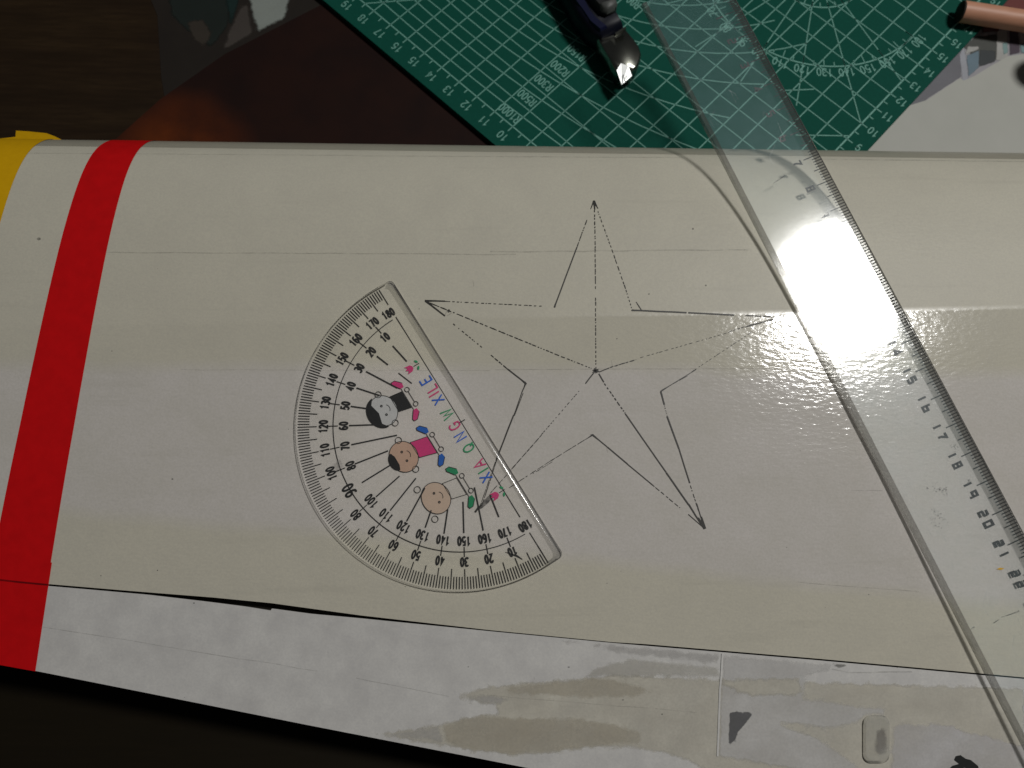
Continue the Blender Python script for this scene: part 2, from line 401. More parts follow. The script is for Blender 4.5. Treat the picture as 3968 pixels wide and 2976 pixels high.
# ------------------------------------------------------------------ sheets lying on the table
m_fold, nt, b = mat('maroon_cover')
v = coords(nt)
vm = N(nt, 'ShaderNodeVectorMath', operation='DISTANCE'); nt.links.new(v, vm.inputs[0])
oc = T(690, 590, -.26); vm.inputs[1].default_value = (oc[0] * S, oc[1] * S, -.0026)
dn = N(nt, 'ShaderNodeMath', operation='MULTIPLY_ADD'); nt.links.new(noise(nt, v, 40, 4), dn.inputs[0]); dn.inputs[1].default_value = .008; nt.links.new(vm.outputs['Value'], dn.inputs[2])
c = ramp(nt, dn.outputs[0], [(.012, (.115, .026, .006)), (.022, (.075, .018, .006)), (.034, (.020, .0085, .0065))])  # orange around one point, fading outwards into maroon
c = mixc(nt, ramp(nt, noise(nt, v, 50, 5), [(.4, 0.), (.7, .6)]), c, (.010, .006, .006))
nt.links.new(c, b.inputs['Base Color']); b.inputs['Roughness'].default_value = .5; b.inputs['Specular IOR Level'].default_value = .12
fo = thing('folder', 'maroon folder with a fading orange patch lying flat left of the cutting mat', 'folder')
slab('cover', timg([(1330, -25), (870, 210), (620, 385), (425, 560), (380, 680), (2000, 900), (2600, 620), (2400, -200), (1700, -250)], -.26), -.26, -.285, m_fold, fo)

def patch(name, pts, off, m, a=5, rim=.22, flat=None, parent=None):       # a film whose rim thins out; alpha follows the distance to its outline
    q = np.array([(p[0], p[1]) for p in ([T(x, y, flat) for x, y in pts] if flat is not None else clip(rag(pts, a, 20)))]); n = len(q)
    st = max(.05, min(.10, rim * .45))
    x0, y0 = q.min(0) - st; x1, y1 = q.max(0) + st
    xs_, ys_ = np.arange(x0, x1 + st, st), np.arange(y0, y1 + st, st)
    X, Y = np.meshgrid(xs_, ys_); P = np.stack([X.ravel(), Y.ravel()], 1)
    dmin = np.full(len(P), 9.0); ins = np.zeros(len(P), bool)
    for i in range(n):
        A, B = q[i], q[(i + 1) % n]; AB = B - A; L2 = AB @ AB + 1e-12
        t = np.clip(((P - A) @ AB) / L2, 0, 1); dmin = np.minimum(dmin, np.linalg.norm(P - A - t[:, None] * AB, axis=1))
        c = (A[1] > P[:, 1]) != (B[1] > P[:, 1])
        xc = A[0] + (P[:, 1] - A[1]) * AB[0] / (AB[1] if abs(AB[1]) > 1e-12 else 1e-12)
        ins ^= c & (P[:, 0] < xc)
    val = np.where(ins, np.clip(dmin / rim, 0, 1), 0).reshape(X.shape)
    H, Wd = X.shape; ids = -np.ones(X.shape, int); vs, vals, fs = [], [], []
    use = (val[:-1, :-1] > 0) | (val[1:, :-1] > 0) | (val[:-1, 1:] > 0) | (val[1:, 1:] > 0)
    for r_, c_ in zip(*np.nonzero(use)):
        f = []
        for dr, dc in ((0, 0), (0, 1), (1, 1), (1, 0)):
            k = (r_ + dr, c_ + dc)
            if ids[k] < 0:
                ids[k] = len(vs); y = Y[k] if flat is not None else min(max(Y[k], te(X[k]) + .005), ail(X[k]) - .01); vs.append((X[k], y, flat if flat is not None else wing_z(y) + off)); vals.append(val[k])
            f.append(int(ids[k]))
        fs.append(tuple(f))
    me = bpy.data.meshes.new(name)
    me.from_pydata([tuple(float(c) * S for c in v) for v in vs], [], fs)
    at = me.color_attributes.new('rim', 'FLOAT_COLOR', 'POINT')
    at.data.foreach_set('color', np.repeat(np.array(vals), 4).astype(np.float32))
    return link(name, me, m, parent or wing)
def multi_print(name, parts, z, parent, rim=.1):           # coloured fields of a printed page
    for i, (cl, pts) in enumerate(parts):
        patch(name, pts, 0, film('print_%d' % i, cl, .97, .5, .05, 90, True), 0, rim, z + .002 * (i + 1), parent)

pg = thing('magazine_page', 'dark printed page with a pale patch tucked under the maroon folder', 'page')
slab('page_sheet', timg([(560, -60), (610, 60), (625, 300), (640, 392), (900, 260), (1330, 0), (1350, -60)], -.285), -.282, -.298,
     simple('dim_page', (.016, .012, .009), .5, .4, var=.35, sc=60), pg)
multi_print('printed_picture', [((.010, .016, .013), [(640, -60), (660, 60), (720, 120), (820, 190), (890, 100), (905, -60)]),
                    ((.040, .032, .024), [(720, 80), (790, 70), (830, 130), (790, 190), (740, 150)]),
                    ((.060, .050, .043), [(930, 20), (965, 10), (985, 130), (905, 180), (860, 200), (880, 120)]),
                    ((.006, .022, .020), [(862, -60), (945, -60), (905, 98), (885, 98)]),
                    ((.27, .30, .275), [(950, -60), (975, 60), (1000, 128), (1060, 96), (1110, 70), (1128, -10), (1125, -60)])], -.282, pg, .28)

mg = thing('magazine', 'colour printed magazine page showing between the cutting mat and the white paper', 'magazine')
slab('magazine_sheet', timg([(3300, 470), (3200, 700), (4500, 900), (4800, -500), (3700, -500)], -.285), -.282, -.298,
     simple('grey_page', (.30, .29, .31), .5, .4, var=.2, sc=60), mg)
multi_print('printed_picture', [((.15, .15, .17), [(3380, 600), (3480, 380), (3700, 130), (3730, 190), (3726, 298), (3600, 380)]),
             ((.36, .37, .41), [(3716, 212), (3735, 160), (3750, 255), (3757, 320), (3735, 330), (3726, 300)]),
             ((.055, .06, .052), [(3730, 180), (3780, 140), (3860, 130), (3880, 160), (3868, 230), (3800, 260), (3750, 200)]),
             ((.40, .40, .38), [(3736, 210), (3750, 178), (3790, 178), (3798, 190), (3745, 212)]),
             ((.13, .20, .25), [(3744, 214), (3797, 192), (3795, 262), (3752, 300)]),
             ((.022, .03, .034), [(3797, 192), (3860, 195), (3858, 240), (3790, 262)]),
             ((.45, .43, .44), [(3788, 132), (3832, 126), (3830, 140), (3792, 142)]),
             ((.42, .42, .40), [(3862, 120), (3905, 105), (3908, 210), (3912, 236), (3858, 236)]),
             ((.20, .32, .31), [(3882, 168), (3906, 158), (3908, 205), (3888, 215)]),
             ((.05, .03, .05), [(3908, 105), (3946, 105), (3955, 205), (3912, 215)]),
             ((.45, .44, .43), [(3948, 110), (4000, 110), (4000, 175), (3950, 170)]),
             ((.18, .30, .31), [(3952, 172), (4000, 174), (4000, 210), (3956, 206)]),
             ((.13, .025, .018), [(3800, 100), (3880, 92), (3870, 122), (3805, 128)]),
             ((.15, .02, .016), [(3885, 25), (3920, -60), (4100, -60), (4100, 60), (3968, 40)])], -.282, mg)
m_wp, nt, b = mat('white_drawing_paper')
v = coords(nt)
c = mixc(nt, noise(nt, v, 70, 5), (.38, .385, .345), (.44, .44, .40))
nt.links.new(c, b.inputs['Base Color']); b.inputs['Roughness'].default_value = .6; bump(nt, b, noise(nt, v, 25, 3), .2, .001)
wp = slab('paper_sheet', timg([(3340, 470), (3425, 440), (3590, 388), (3720, 302), (3735, 312), (3780, 292), (3845, 252), (3905, 218), (3990, 205), (4400, 40), (4700, 900), (3300, 900), (3200, 640)], -.26), -.262, -.278, m_wp)
wp['label'] = 'plain white paper sheet beside the cutting mat at the wing leading edge'; wp['category'] = 'paper'

# ------------------------------------------------------------------ model wing
wing = thing('model_wing', 'cream model aircraft wing covered in paper and clear tape with a drawn star', 'model wing')
def yline(pts, lo=-24., hi=28.):                   # a line of the photograph on the skin as y(x)
    q = []
    for p in pts:
        a = W(*p)
        q.append((a[0], a[1]))
    q.sort(); xs = [a for a, _ in q]; ys_ = [c for _, c in q]
    def f(x):
        if x <= xs[0]: i = 0
        elif x >= xs[-1]: i = len(xs) - 2
        else: i = max(k for k in range(len(xs) - 1) if xs[k] <= x)
        t = (x - xs[i]) / (xs[i + 1] - xs[i]); return ys_[i] + (ys_[i + 1] - ys_[i]) * t
    return f, xs
hinge, hx = yline([(0, 2248), (183, 2263), (506, 2290), (823, 2315), (1050, 2337), (1400, 2385), (1900, 2442), (2370, 2488), (2500, 2496), (3164, 2552), (3794, 2609), (3968, 2625)])
ail, ax = yline([(0, 2256), (183, 2270), (380, 2287), (570, 2304), (785, 2329), (949, 2350), (1048, 2366), (1054, 2358), (1203, 2378), (1400, 2396), (1900, 2446), (2370, 2491), (2500, 2502), (3164, 2558), (3794, 2615), (3968, 2631)])
te, tx = yline([(0, 2575), (139, 2600), (633, 2698), (1300, 2831), (1400, 2850), (2045, 2976)])
cols = sorted(set([-24.0, 28.0] + [round(-22 + 2 * k, 2) for k in range(25)] + [round(a, 3) for a in hx + ax if -23 < a < 27]))
JT = next(i for i, p in enumerate(PROF) if p[0] > 2.3)
BOT = [(16.4, .12), (15.2, .06), (12.0, .06), (8.0, .25), (5.0, .7), (3.2, 1.2)]
vs, fs = [], []
rows = None
for x in cols:
    yh = hinge(x)
    top = [(yh, wing_z(yh))] + [(yh + (2.3 - yh) * k / 3, wing_z(yh + (2.3 - yh) * k / 3)) for k in (1, 2)] + [tuple(p) for p in PROF[JT:]]
    loop = top + [(yk(y), z) for y, z in BOT] + [(yh + .02, wing_z(yh) - .55)]
    rows = len(loop)
    vs += [(x, y, z) for y, z in loop]
for i in range(len(cols) - 1):
    for k in range(rows):
        k2 = (k + 1) % rows
        fs.append((i * rows + k, (i + 1) * rows + k, (i + 1) * rows + k2, i * rows + k2))
fs.append(tuple(range(rows))); fs.append(tuple(reversed(range((len(cols) - 1) * rows, len(cols) * rows))))
wp_o = mesh('wing_panel', vs, fs, m_wing, wing, smooth_=True, recalc=True)
mod = wp_o.modifiers.new('es', 'EDGE_SPLIT'); mod.split_angle = math.radians(40)
# aileron
vs, fs = [], []
for x in cols:
    ya, yt = ail(x), te(x)
    vs += [(x, ya, wing_z(ya)), (x, yt, wing_z(yt)), (x, yt, wing_z(yt) - .14), (x, ya, wing_z(ya) - .5)]
for i in range(len(cols) - 1):
    for k in range(4):
        fs.append((i * 4 + k, (i + 1) * 4 + k, (i + 1) * 4 + (k + 1) % 4, i * 4 + (k + 1) % 4))
ail_o = mesh('aileron', vs, fs, m_ail, wing, recalc=True)
# dark strip set low in the hinge gap
vs, fs = [], []
for x in cols:
    yh, ya = hinge(x) + .25, ail(x) - .25
    vs += [(x, yh, wing_z(yh) - .42), (x, ya, wing_z(ya) - .42)]
for i in range(len(cols) - 1): fs.append((2 * i, 2 * i + 1, 2 * i + 3, 2 * i + 2))
mesh('hinge_strip', vs, fs, m_gap, wing)

def drape(name, left, right, off, m, y_lo, sag=None, nx=3, full=True, i_end=None):   # tape laid round the section, from y_lo over the nose
    vs, fs = [], []
    idx = [i for i, p in enumerate(PROF) if i >= 1 and (p[0] > y_lo + .05 or i > JT + 20)]
    if i_end: idx = [i for i in idx if i <= i_end]
    pr = [(np.array([y_lo, wing_z(y_lo)]), NR[2])]
    y = y_lo + .4
    while y < 2.2: pr.append((np.array([y, wing_z(y)]), NR[2])); y += .4
    pr += [(PROF[i], NR[i]) for i in idx if PROF[i][0] > max(y_lo, 2.2) or i > JT + 20]
    n = nx + 1
    for p, nr in pr:
        q = p + nr * off
        for k in range(n):
            xl, xr = left(p[0]), right(p[0])
            vs.append((xl + (xr - xl) * k / nx, q[0], q[1]))
    for i in range(len(pr) - 1):
        for k in range(nx):
            a = i * n + k; fs.append((a, a + 1, a + n + 1, a + n))
    return mesh(name, vs, fs, m, wing, smooth_=True)
def xline(p, q):
    a, c = W(*p), W(*q); k = (c[0] - a[0]) / (c[1] - a[1])
    return lambda y: a[0] + k * (y - a[1])
rt = drape('red_tape', xline((233, 951), (8, 1990)), xline((404, 1022), (186, 2255)), .022, m_red, -.05)
yt_ = drape('yellow_tape', lambda y: -24.0, xline((68, 668), (8, 842)), .022, m_yel, 8)
# red tape end piece down to the trailing edge
xr = xline((404, 1022), (186, 2255))
k_ = Ink(lambda X, Y: W(X, Y, .03))
vs, fs = [], []
xs_ = [-24, -18, -15, W(139, 2600)[0]]
a0 = W(190, 2252)
vs = []; 
for x in xs_[:-1]: 
    vs += [(x, hinge(x) + .6, wing_z(hinge(x) + .6) + .024), (x, te(x) - .01, wing_z(te(x)) + .024)]
pr_, pt_ = W(203, 2180), W(139, 2600)
vs += [(pr_[0], pr_[1], pr_[2] + .024), (pt_[0], pt_[1] - .01, pt_[2] + .024)]
nq = len(vs)
vs += [(v_[0], v_[1] - .005, v_[2] - .17) for v_ in (vs[1], vs[3], vs[5], vs[7])]
fs = [(0, 1, 3, 2), (2, 3, 5, 4), (4, 5, 7, 6), (1, nq, nq + 1, 3), (3, nq + 1, nq + 2, 5), (5, nq + 2, nq + 3, 7)]
mesh('red_tape_end', vs, fs, m_red, wing)
# crease where the red tape sinks into the hinge gap
k_ = Ink(lambda X, Y: W(X, Y, .036))
k_.line([(-10, 2246), (80, 2256), (186, 2266)], 7); k_.build('tape_crease', film('red_crease', (.10, .002, .004), .6), wing)
# loose flap of the yellow tape at the leading edge
pf = [(-30, 540, 2.2), (60, 530, 2.0), (62, 506, 1.7), (110, 509, 1.7), (180, 516, 1.75), (212, 528, 1.85), (238, 541, 2.0), (180, 560, 2.3), (60, 566, 2.4)]
vs = [T(x, y, z) for x, y, z in pf]
vs += [(p[0], p[1], p[2] - .02) for p in vs]
n = len(pf)
mesh('yellow_tape_flap', vs, [tuple(range(n)), tuple(range(2 * n - 1, n - 1, -1))] + [(i, i + n, (i + 1) % n + n, (i + 1) % n) for i in range(n)], m_yel, wing, recalc=True)

# strip of tape along the leading edge, and long tape edges
ile = min(range(len(PROF)), key=lambda i: abs(PROF[i][0] - W(1984, 592)[1]) + (0 if PROF[i][1] > 1.5 else 9))
yl = PROF[ile][0]
m_le = film('leading_edge_tape', (.44, .42, .345), .6, .3, .2, 90)
vs, fs = [], []
xs2 = [-23 + 2.5 * k for k in range(21)]
ii = list(range(ile, len(PROF)))
for x in xs2:
    for i in ii:
        q = PROF[i] + NR[i] * .008; vs.append((x, q[0], q[1]))
for a in range(len(xs2) - 1):
    for k in range(len(ii) - 1):
        s_ = a * len(ii) + k; fs.append((s_, s_ + len(ii), s_ + len(ii) + 1, s_ + 1))
mesh('edge_tape', vs, fs, m_le, wing, smooth_=True)

def wk(off): return lambda X, Y: W(X, Y, off)
# faint tape boundaries and pencil guide line
k_ = Ink(wk(.012))
def wig(p, q, n=14, a=2.0): return [(p[0] + (q[0] - p[0]) * k / n, p[1] + (q[1] - p[1]) * k / n + random.uniform(-a, a)) for k in range(n + 1)]
k_.line(wig((330, 978), (2000, 986)), 4); k_.line(wig((1900, 975), (2900, 968)), 5)
k_.line(wig((1920, 1432), (3110, 1427), 10, .5), 3.5); k_.line(wig((700, 1432), (1900, 1436)), 2)
k_.line(wig((60, 592), (1400, 602), 20, .6), 2.5); k_.line(wig((1400, 604), (2640, 610), 20, .6), 3); k_.line(wig((3120, 616), (3990, 626), 16, .6), 3.5)
k_.line(wig((3090, 2256), (3560, 2292), 6, 1), 3)
k_.line(wig((3300, 1900), (3420, 1902), 3, 1), 3)
k_.build('pencil_guide_line', m_faint, wing, kind='stuff')

# star
A0, B0, C0 = 1600., 720., .8320
def z1(pts): return [(A0 + x * C0, B0 + y * C0) for x, y in pts]
star = Ink(wk(.016)); faint = Ink(wk(.014))
def dens(p, q, n):
    return [(p[0] + (q[0] - p[0]) * k / n + random.uniform(-.5, .5), p[1] + (q[1] - p[1]) * k / n + random.uniform(-.5, .5)) for k in range(n + 1)]
def solid(p, q, wd=4.5):
    wd *= 1.12
    star.line(z1(dens(p, q, max(2, int(math.dist(p, q) / 60)))), wd)
def dash(p, q, wd=3.6, on=14, gap=9, ink=None):
    L = math.dist(p, q); s = 0; wd *= 1.12; gap *= .85
    while s < L:
        e = min(L, s + on * random.uniform(.35, 1.5)); f0, f1 = s / L, e / L
        a = (p[0] + (q[0] - p[0]) * f0, p[1] + (q[1] - p[1]) * f0); c = (p[0] + (q[0] - p[0]) * f1, p[1] + (q[1] - p[1]) * f1)
        m_ = ((a[0] + c[0]) / 2 + random.uniform(-.5, .5), (a[1] + c[1]) / 2 + random.uniform(-.5, .5))
        (ink or star).line(z1([a, m_, c]), [wd * random.uniform(.5, .9), wd * random.uniform(.8, 1.2), wd * random.uniform(.4, .9)])
        s = e + gap * random.uniform(.3, 1.6)
solid((660, 565), (765, 285), 4.2); star.line(z1([(660, 566), (664, 552)]), 6); dash((765, 285), (790, 215), 4, 24, 4); dash((792, 210), (812, 155), 3.6, 18, 7)
star.line(z1([(828, 108), (836, 88), (844, 69)]), [2, 4, 6]); star.line(z1([(844, 69), (852, 88), (863, 106)]), [6, 4, 2]); star.line(z1([(844, 72), (847, 108)]), [7, 4])
dash((846, 112), (850, 290), 3.4, 14, 8); dash((849, 290), (851, 480), 3.2, 26, 8); dash((851, 520), (853, 855), 3.2, 14, 8)
dash((862, 118), (925, 290), 2.8, 10, 9); dash((927, 295), (1000, 505), 3, 16, 9); dash((1002, 515), (1021, 574), 2.6, 8, 9)
star.line(z1([(1021, 576), (1024, 581)]), 7); solid((1022, 579), (1275, 590), 4.8); solid((1283, 591), (1497, 602), 4.8); dash((1550, 603), (1680, 610), 4.2, 40, 4)
star.line(z1([(1040, 540), (1053, 560), (1066, 580)]), [2, 3.4, 2.4])
star.line(z1([(1677, 622), (1640, 632), (1575, 649), (1548, 657)]), [5, 3.5, 7, 2]); dash((1545, 656), (1475, 679), 3, 12, 8)
dash((1580, 680), (1300, 865), 2.6, 16, 12); solid((1320, 855), (1155, 957), 2.8); dash((1280, 885), (1160, 950), 2.4, 40, 6)
solid((1155, 957), (1172, 1020), 5); dash((1172, 1022), (1184, 1070), 3, 5, 6); solid((1184, 1072), (1240, 1225), 5); solid((1240, 1225), (1290, 1385), 4.2); dash((1293, 1395), (1330, 1510), 2.4, 22, 10); solid((1322, 1480), (1357, 1590), 3)
solid((866, 875), (890, 915), 4); dash((892, 920), (990, 1060), 3.8, 18, 8); solid((990, 1062), (1180, 1335), 4.0); solid((1180, 1335), (1285, 1485), 5); star.line(z1([(1285, 1483), (1320, 1540), (1360, 1597)]), [6, 5, 9])
star.line(z1([(829, 1162), (838, 1160), (846, 1166)]), [6, 7, 4]); solid((838, 1160), (905, 1215), 3.4); solid((905, 1216), (1000, 1296), 4); solid((1000, 1296), (1120, 1396), 3.2); dash((1120, 1396), (1245, 1500), 2.4, 20, 10); solid((1283, 1530), (1350, 1588), 2.6)
dash((838, 1160), (640, 1282), 3, 36, 8); dash((640, 1282), (440, 1412), 2.6, 26, 12); dash((650, 1285), (560, 1340), 2, 20, 9)
solid((845, 868), (805, 920), 4.2); dash((775, 955), (600, 1158), 3, 10, 12); dash((600, 1160), (455, 1325), 3.6, 28, 5); dash((450, 1332), (360, 1432), 2.8, 22, 7)
solid((525, 920), (508, 962), 3.4); solid((508, 962), (472, 1065), 2.8); solid((514, 965), (474, 1070), 2.2); solid((472, 1065), (400, 1250), 3); solid((468, 1066), (396, 1252), 2); dash((400, 1250), (322, 1488), 2.8, 60, 3); dash((396, 1252), (314, 1490), 2.2, 60, 3)
star.line(z1([(521, 914), (527, 921), (522, 928)]), 6); solid((525, 918), (440, 852), 4.2); dash((440, 852), (360, 785), 3.6, 20, 5); dash((322, 752), (185, 640), 3, 11, 15)
star.line(z1([(56, 535), (100, 536), (158, 538)]), [7, 4, 3]); dash((158, 538), (600, 560), 2.6, 14, 10)
dash((62, 538), (160, 578), 3.6, 40, 4); dash((165, 580), (410, 680), 3.4, 24, 8); dash((410, 680), (700, 798), 3.4, 18, 7); dash((700, 798), (832, 850), 3, 12, 8)
solid((58, 535), (150, 606), 4.6); star.line(z1([(160, 583), (168, 577), (172, 584), (164, 588)]), 4)
solid((870, 866), (915, 848), 3.4); dash((918, 846), (1040, 809), 3.6, 22, 6); dash((1060, 800), (1475, 682), 2.0, 12, 14)
for a in range(14):
    th = random.uniform(0, 6.28); r = random.uniform(8, 24)
    star.line(z1([(850 + r * math.cos(th), 861 + r * .7 * math.sin(th)), (850 - .3 * r * math.cos(th), 861 - .3 * r * math.sin(th))]), [1.5, 4.5])
star.line(z1([(287, 1520), (305, 1500), (322, 1486)]), [3, 9, 4])
tip = Ink(wk(.018))
tip.disc(z1([(850, 862)])[0], 6, 10, 5)
for a in range(12):
    th = a * .52 + random.uniform(-.2, .2); r = random.uniform(9, 24)
    tip.line(z1([(850 + r * math.cos(th), 861 + r * .7 * math.sin(th)), (850, 861)]), [1.5, 4.5])
for p, q, wd in (((844, 69), (830, 104), [7, 2]), ((844, 69), (861, 104), [7, 2]), ((845, 72), (848, 112), [8, 3]), ((58, 535), (150, 536), [7, 3]), ((58, 535), (120, 582), [7, 4]), ((1362, 1597), (1330, 1545), [9, 4]), ((1362, 1597), (1345, 1540), [8, 3]),
                 ((660, 566), (668, 540), [6, 4]), ((1022, 579), (1060, 581), [6, 4]), ((525, 920), (505, 903), [6, 4]), ((525, 920), (515, 948), [6, 3]), ((838, 1160), (862, 1180), [6, 4]), ((838, 1160), (815, 1174), [6, 3]), ((1155, 957), (1162, 985), [6, 4]), ((1155, 957), (1180, 942), [6, 3]), ((290, 1520), (316, 1490), [7, 3])):
    tip.line(z1([p, q]), wd)
tip.build('star_tip', wear_ink('fresh_pen', (.018, .017, .014), .12, 1400), wing, kind='stuff')
star.build('star_outline', m_ink, wing)
faint.line(z1([(150, 600), (158, 585), (170, 580), (180, 592), (160, 605)]), 4)
faint.line(z1([(925, 812), (930, 840)]), 3)
for p in ((855, 540), (280, 440), (470, 1075), (903, 1213)): faint.line(z1([p, (p[0] + 4, p[1] + 30)]), 3)
faint.build('faint_star_line', m_faint, wing, kind='stuff')
sm = Ink(wk(.013)); sm.fill(z1([(292, 1516), (312, 1486), (345, 1450), (372, 1430), (376, 1448), (350, 1478), (322, 1502)])); sm.build('pencil_smudge', m_smud, wing)
# specks of dirt
sp = Ink(wk(.013))
for _ in range(34):
    X, Y = random.uniform(300, 3900), random.uniform(640, 2900)
    r = random.choice([1.5, 1.5, 2, 2.5, 3.5]); sp.disc((X, Y), r, 7, r * random.uniform(.6, 1))
for X, Y, r in ((2204, 2585, 4), (2414, 2712, 4), (1815, 2584, 3), (150, 925, 8), (668, 1856, 4)): sp.disc((X, Y), r, 8, r * .7)
sp.build('dirt_speck', m_smud, wing, kind='stuff')

# ---- aileron: yellowed tape, torn paper, prints
def z6(pts): return [(1300 + x * .7233, 2200 + y * .7233) for x, y in pts]
def rag(pts, a=5, st=26):
    out = []
    for i, p in enumerate(pts):
        q = pts[(i + 1) % len(pts)]; n = max(1, int(math.dist(p, q) / st))
        for k in range(n):
            out.append((p[0] + (q[0] - p[0]) * k / n + random.uniform(-a, a), p[1] + (q[1] - p[1]) * k / n + random.uniform(-a, a)))
    return out
def clip(pts, m=4):     # keep inside the aileron
    out = []
    for X, Y in pts:
        a = W(X, Y)
        y = min(max(a[1], te(a[0]) + .02), ail(a[0]) - .03); out.append((a[0], y, wing_z(y)))
    return out
F1 = film('yellowed_tape', (.67, .638, .55), .8, .3, .2, 130, True); F2 = film('brown_tape_stain', (.60, .55, .45), .42, .3, .45, 130, True)
F3 = film('grey_tape', (.60, .585, .565), .5, .3, .3, 130, True); F4 = film('pale_tape', (.62, .60, .54), .5, .3, .3, 130, True)
patch('tape_patch', z6([(600, 690), (720, 655), (870, 625), (1000, 605), (1250, 595), (1370, 580), (1480, 566), (2060, 590), (2400, 600), (3700, 640), (3700, 1500), (2150, 1200), (1960, 1080), (1800, 1010), (1600, 972), (1380, 972), (1200, 997), (960, 1012), (740, 992), (590, 962), (400, 930), (170, 895), (220, 878), (430, 852), (560, 828), (720, 790), (860, 775), (850, 740)]), .006, F1, 4)
patch('tape_stain', z6([(560, 835), (720, 792), (860, 783), (960, 800), (1020, 795), (1300, 800), (1500, 830), (1640, 880), (1640, 955), (1380, 970), (1200, 992), (960, 1008), (740, 988), (590, 950)]), .010, F2, 4)
patch('tape_stain', z6([(870, 630), (1250, 597), (1370, 583), (1480, 590), (1600, 620), (1760, 662), (1600, 700), (1400, 705), (940, 685)]), .010, F2, 4)
patch('tape_stain', z6([(220, 885), (430, 858), (560, 835), (590, 950), (420, 925), (200, 895)]), .010, F3, 3)
patch('tape_patch', z6([(600, 690), (850, 665), (960, 700), (880, 745), (700, 715)]), .010, F3, 3)
patch('tape_patch', z6([(830, 346), (1130, 368), (1150, 400), (1340, 407), (1500, 462), (1800, 492), (2058, 525), (2060, 460), (1480, 405)]), .010, F3, 3)
patch('tape_patch', z6([(1150, 850), (1250, 845), (1420, 880), (1380, 890), (1200, 865)]), .014, F4, 2)
patch('tape_patch', z6([(1300, 592), (2060, 590), (2060, 520), (1810, 500), (1600, 480), (1420, 520)]), .012, F4, 3)
def z5(pts): return [(2500 + x * .6637, 2300 + y * .6637) for x, y in pts]
lab = film('white_label_paper', (.68, .668, .65), .70, .5, .2, 120, True)
patch('paper_label', z5([(445, 348), (950, 395), (1100, 410), (1090, 450), (950, 490), (930, 600), (1250, 650), (1400, 660), (1410, 720), (1290, 720), (1240, 760), (1100, 800), (1020, 790), (800, 760), (1000, 830), (1250, 1000), (1250, 1100), (420, 960), (430, 560), (445, 480)]), .014, lab, 1.5)
patch('paper_label', z5([(1430, 760), (1700, 740), (2300, 900), (2300, 1300), (1430, 1050)]), .014, film('lilac_paper', (.67, .655, .655), .6, .5, .3, 120, True), 6)
patch('tape_stain', z5([(435, 500), (700, 490), (900, 480), (930, 590), (820, 610), (620, 600), (435, 545)]), .018, F1, 4)
# edge shadow line of the label is a real fold of paper
e_ = [W(*p) for p in z5([(447, 350), (440, 480), (432, 560), (424, 800), (418, 950)])]
vs = []
for p in e_: vs += [(p[0] - .01, p[1], p[2] + .005), (p[0] - .01, p[1], p[2] + .024), (p[0] + .01, p[1], p[2] + .024), (p[0] + .05, p[1], p[2] + .016)]
fs = []
for i in range(len(e_) - 1):
    for k in range(3): fs.append((i * 4 + k, (i + 1) * 4 + k, (i + 1) * 4 + k + 1, i * 4 + k + 1))
mesh('label_fold', vs, fs, m_ail, wing)
patch('torn_print', z5([(490, 690), (540, 686), (565, 694), (600, 690), (637, 697), (600, 745), (570, 780), (545, 810), (530, 850), (500, 880), (485, 886)]), .020, film('dark_print', (.13, .13, .135), .95, .5, .2, 400, True), 2, .07)
patch('torn_print', z5([(1085, 402), (1195, 410), (1160, 434), (1130, 438), (1100, 425)]), .020, film('grey_print', (.24, .235, .22), .8, .5, .3, 300, True), 2, .1)
k_ = Ink(wk(.022))
fea = [(3672, 2985), (3690, 2968), (3716, 2960), (3697, 2945), (3704, 2930), (3722, 2926), (3742, 2940), (3762, 2945), (3790, 2968), (3796, 2990), (3756, 2992), (3740, 2975), (3705, 2985)]
k_.fill(fea); k_.build('torn_black_scrap', m_black, wing)
# folds, creases and pencil scratches
k_ = Ink(wk(.024))
fl_ = Ink(wk(.016)); fl_.line(wig((165, 2428), (1230, 2600), 14, 2), 3); fl_.line(wig((1380, 2628), (1740, 2698), 6, 1), 3); fl_.line(wig((1900, 2695), (2700, 2760), 8, 2), 2.5); fl_.line(wig(z5([(1090, 440)])[0], z5([(1200, 462)])[0], 4, 1), 5); fl_.line(wig(z5([(1200, 462)])[0], z5([(1560, 455)])[0], 6, 1), 5); fl_.build('paper_crease', m_faint, wing, kind='stuff')
k_.line([(3760, 2441), (3772, 2430), (3776, 2432)], [4, 3, 7]); k_.line([(3850, 2415), (3872, 2400)], 3); k_.line([(3900, 2386), (3950, 2368)], [3, 7]); k_.line([(3880, 2392), (3910, 2382)], 2.5)
k_.build('pencil_scratch', m_smud, wing, kind='stuff')
# clear moulded pad let into the aileron, with a brown spacer showing through
m_pad = plastic('clear_moulding', (.985, .985, .97), .30, (.56, .555, .52), .14, ior=1.25)
def rr(x0, y0, x1, y1, r, n=5):
    out = []
    for cx, cy, a0 in ((x1 - r, y1 - r, 0), (x0 + r, y1 - r, 90), (x0 + r, y0 + r, 180), (x1 - r, y0 + r, 270)):
        out += [(cx + r * math.cos(math.radians(a0 + 90 * k / n)), cy + r * math.sin(math.radians(a0 + 90 * k / n))) for k in range(n + 1)]
    return out
o1 = rr(3346, 2772, 3448, 2958, 32); o2 = rr(3356, 2784, 3438, 2946, 26)
vs = [W(x, y, .015) for x, y in o1] + [W(x, y, .06) for x, y in o1] + [W(x, y, .11) for x, y in o2]
n = len(o1)
fs = [(i, (i + 1) % n, (i + 1) % n + n, i + n) for i in range(n)] + [(i + n, (i + 1) % n + n, (i + 1) % n + 2 * n, i + 2 * n) for i in range(n)] + [tuple(range(2 * n, 3 * n))]
pad = mesh('clear_pad', vs, fs, m_pad, wing, recalc=True)
